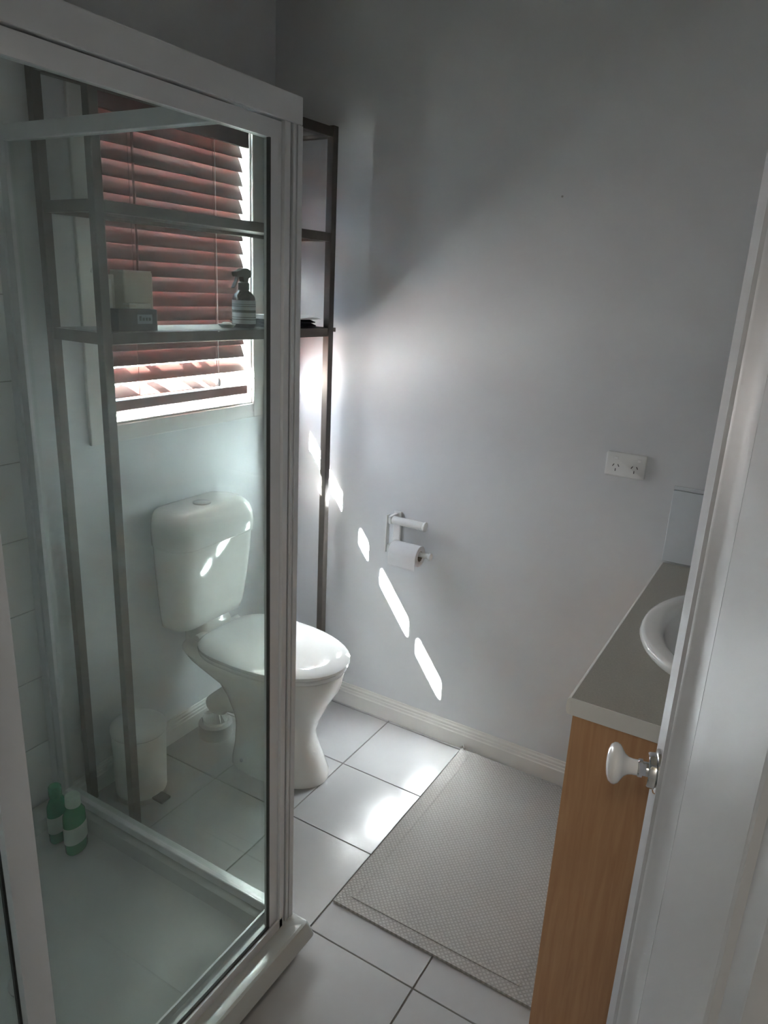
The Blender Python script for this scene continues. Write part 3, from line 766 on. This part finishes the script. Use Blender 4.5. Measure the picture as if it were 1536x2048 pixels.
# ------------------------------------------------------------------ bath mat
mx0, mx1, my0, my1 = 1.017, 1.592, -0.866, -0.030
bmt = thing('bath_mat', 'beige grey woven bath mat lying on the floor tiles', 'mat', ((mx0 + mx1) / 2, (my0 + my1) / 2, 0))
def cloth_sheet(x0, x1, y0, y1, nx, ny, th, ripple):
    bm = bmesh.new(); T, Bt = [], []
    for i in range(nx + 1):
        a, b = [], []
        for j in range(ny + 1):
            x = x0 + (x1 - x0) * i / nx; y = y0 + (y1 - y0) * j / ny
            lift = ripple(x, y)
            b.append(bm.verts.new((x, y, 0.0008 + lift * 0.8))); a.append(bm.verts.new((x, y, th + lift)))
        T.append(a); Bt.append(b)
    for i in range(nx):
        for j in range(ny):
            bm.faces.new((T[i][j], T[i + 1][j], T[i + 1][j + 1], T[i][j + 1]))
            bm.faces.new((Bt[i][j], Bt[i][j + 1], Bt[i + 1][j + 1], Bt[i + 1][j]))
    for i in range(nx):
        for j in (0, ny): bm.faces.new((T[i][j], T[i + 1][j], Bt[i + 1][j], Bt[i][j]))
    for j in range(ny):
        for i in (0, nx): bm.faces.new((T[i][j], T[i][j + 1], Bt[i][j + 1], Bt[i][j]))
    return bm
def rip(x, y):
    d = max(0, 1 - math.hypot(x - mx0 - 0.03, y - my1 + 0.05) / 0.14)
    return 0.010 * d * d * (1 + 0.6 * math.sin(x * 90 + y * 60)) + 0.0006 * (1 + math.sin(x * 22) * math.cos(y * 17))
obj('weave', cloth_sheet(mx0 + 0.045, mx1 - 0.045, my0 + 0.045, my1 - 0.045, 40, 50, 0.0085, rip), 'mat_weave', bmt, smooth=50)
obj('border', cloth_sheet(mx0, mx0 + 0.045, my0, my1, 5, 50, 0.0075, rip), 'mat_weave', bmt, smooth=50)
obj('border', cloth_sheet(mx1 - 0.045, mx1, my0, my1, 5, 50, 0.0075, rip), 'mat_weave', bmt, smooth=50)
obj('border', cloth_sheet(mx0 + 0.045, mx1 - 0.045, my0, my0 + 0.045, 40, 5, 0.0075, rip), 'mat_weave', bmt, smooth=50)
obj('border', cloth_sheet(mx0 + 0.045, mx1 - 0.045, my1 - 0.045, my1, 40, 5, 0.0075, rip), 'mat_weave', bmt, smooth=50)
def hem(x0, x1, y0, y1): return cloth_sheet(x0, x1, y0, y1, 12, 30, 0.0095, rip)
obj('hem', hem(mx0 + 0.036, mx0 + 0.046, my0 + 0.036, my1 - 0.036), 'mat_weave', bmt, smooth=50)
obj('hem', cloth_sheet(mx0 + 0.046, mx1 - 0.046, my0 + 0.036, my0 + 0.046, 40, 3, 0.0095, rip), 'mat_weave', bmt, smooth=50)
obj('corner_loop', add_tube(bmesh.new(), [(mx0 + 0.012, my1 - 0.004, 0.016), (mx0 + 0.004, my1 + 0.004, 0.022), (mx0 - 0.004, my1 - 0.002, 0.014)], 0.004, 8), 'mat_weave', bmt, smooth=50)

# ------------------------------------------------------------------ bathroom door (open, hinged on the right jamb)
DA = math.radians(15.0)     # leaf runs from its far free edge back towards the hinge
FX, FY = 1.7892, -1.170     # free edge of the visible face
DW = 0.775
# local axes: +x = along the leaf from free edge to hinge, +y = out of the visible face (to the left), z up
dd = Vector((math.sin(DA), -math.cos(DA), 0)); rz = math.atan2(dd.y, dd.x)
do = thing('door_1', 'white moulded bathroom door standing open with a porcelain knob', 'door', (FX, FY, 0), rz, kind='structure')
# local +y points right-handed from dd: check side so that the face looks left
ly = Vector((-dd.y, dd.x, 0))
SGN = -1 if ly.x > 0 else 1
def DB(x0, x1, y0, y1, z0, z1):
    a, b = sorted((SGN * y0, SGN * y1)); return (x0, x1, a, b, z0, z1)
obj('leaf', B(DB(0, DW, -0.035, 0.0, 0.012, 2.04)), 'door_paint', do, bevel=0.0015)
def mould(u0, u1, prof):
    # vertical run of moulding between u0 and u1, prof = (fraction, height)
    bm = bmesh.new()
    pts = [(u0 + (u1 - u0) * f, SGN * h) for f, h in prof]
    pts = [(u0, 0.0)] + pts + [(u1, 0.0)]
    add_loft(bm, [[(x, y, 0.14) for x, y in pts], [(x, y, 1.93) for x, y in pts]])
    return bm
MP = [(0.0, 0.002), (0.03, 0.008), (0.09, 0.009), (0.13, 0.004), (0.22, 0.004), (0.26, 0.008), (0.31, 0.008), (0.35, 0.005), (0.40, 0.012), (0.45, 0.015), (0.50, 0.013), (0.58, 0.005), (0.78, 0.001), (0.93, 0.002), (0.97, 0.007), (1.0, 0.008)]
obj('panel_moulding', mould(0.096, 0.268, MP), 'door_paint', do, smooth=25)
obj('panel_moulding', mould(DW - 0.096, DW - 0.268, MP), 'door_paint', do, smooth=25)
obj('raised_panel', B(DB(0.268, DW - 0.268, 0.0, 0.008, 0.14, 1.93)), 'door_paint', do, bevel=0.002)
KZ, KU = 0.985, 0.060
ax = (0, SGN, 0)
kn = obj('rose', add_lathe(bmesh.new(), [(0.032, 0.0003), (0.0325, 0.003), (0.031, 0.0065), (0.026, 0.008), (0.025, 0.016), (0.023, 0.018), (0.0115, 0.0185)], (KU, 0, KZ), ax, 36), 'chrome', do, smooth=40)
obj('collar', add_lathe(bmesh.new(), [(0.0105, 0.012), (0.0105, 0.024), (0.0135, 0.0245), (0.0135, 0.029), (0.0115, 0.031)], (KU, 0, KZ), ax, 28), 'chrome', do, smooth=40)
obj('knob', add_lathe(bmesh.new(), [(0.0112, 0.0312), (0.0114, 0.038), (0.0128, 0.044), (0.0165, 0.049), (0.0225, 0.053), (0.0275, 0.0565), (0.0298, 0.061), (0.0295, 0.065), (0.0260, 0.0695), (0.018, 0.0725), (0.009, 0.0738), (0.0, 0.0742)], (KU, 0, KZ), ax, 36), 'porcelain', do, smooth=60)
kn2 = obj('rose', add_lathe(bmesh.new(), [(0.029, 0.0353), (0.0295, 0.038), (0.0225, 0.043), (0.0115, 0.05)], (KU, 0, KZ), (0, -SGN, 0), 36), 'chrome', do, smooth=40)
obj('latch_plate', B(DB(-0.0012, 0.0, -0.029, -0.006, KZ - 0.028, KZ + 0.028)), 'hinge_metal', do)
for z in (0.22, 1.80):
    obj('hinge', add_lathe(bmesh.new(), [(0.006, 0), (0.006, 0.09)], (DW + 0.004, -SGN * 0.034, z), (0, 0, 1), 12), 'hinge_metal', do, smooth=40)

# ------------------------------------------------------------------ added hallway fill light with an invented fixture (behind the camera)
la = thing('fill_fixture', 'invented round fixture for the added fill light in the unseen hallway', 'lamp', (1.95, -3.0, CEIL))
obj('fill_fixture_base', add_lathe(bmesh.new(), [(0.13, 0), (0.13, 0.02), (0.12, 0.025)], (1.95, -3.0, CEIL - 0.0005), (0, 0, -1), 32), 'white_plastic', la, smooth=40)
ld = bpy.data.lights.new('hall_fill', 'POINT'); ld.energy = 1.2; ld.shadow_soft_size = 0.1; ld.color = (1.0, 0.93, 0.82)  # added fill that lifts the surfaces facing the hall, no known source there
lo_ = bpy.data.objects.new('hall_fill', ld); COL.objects.link(lo_); lo_.location = (1.95, -3.0, CEIL - 0.16)
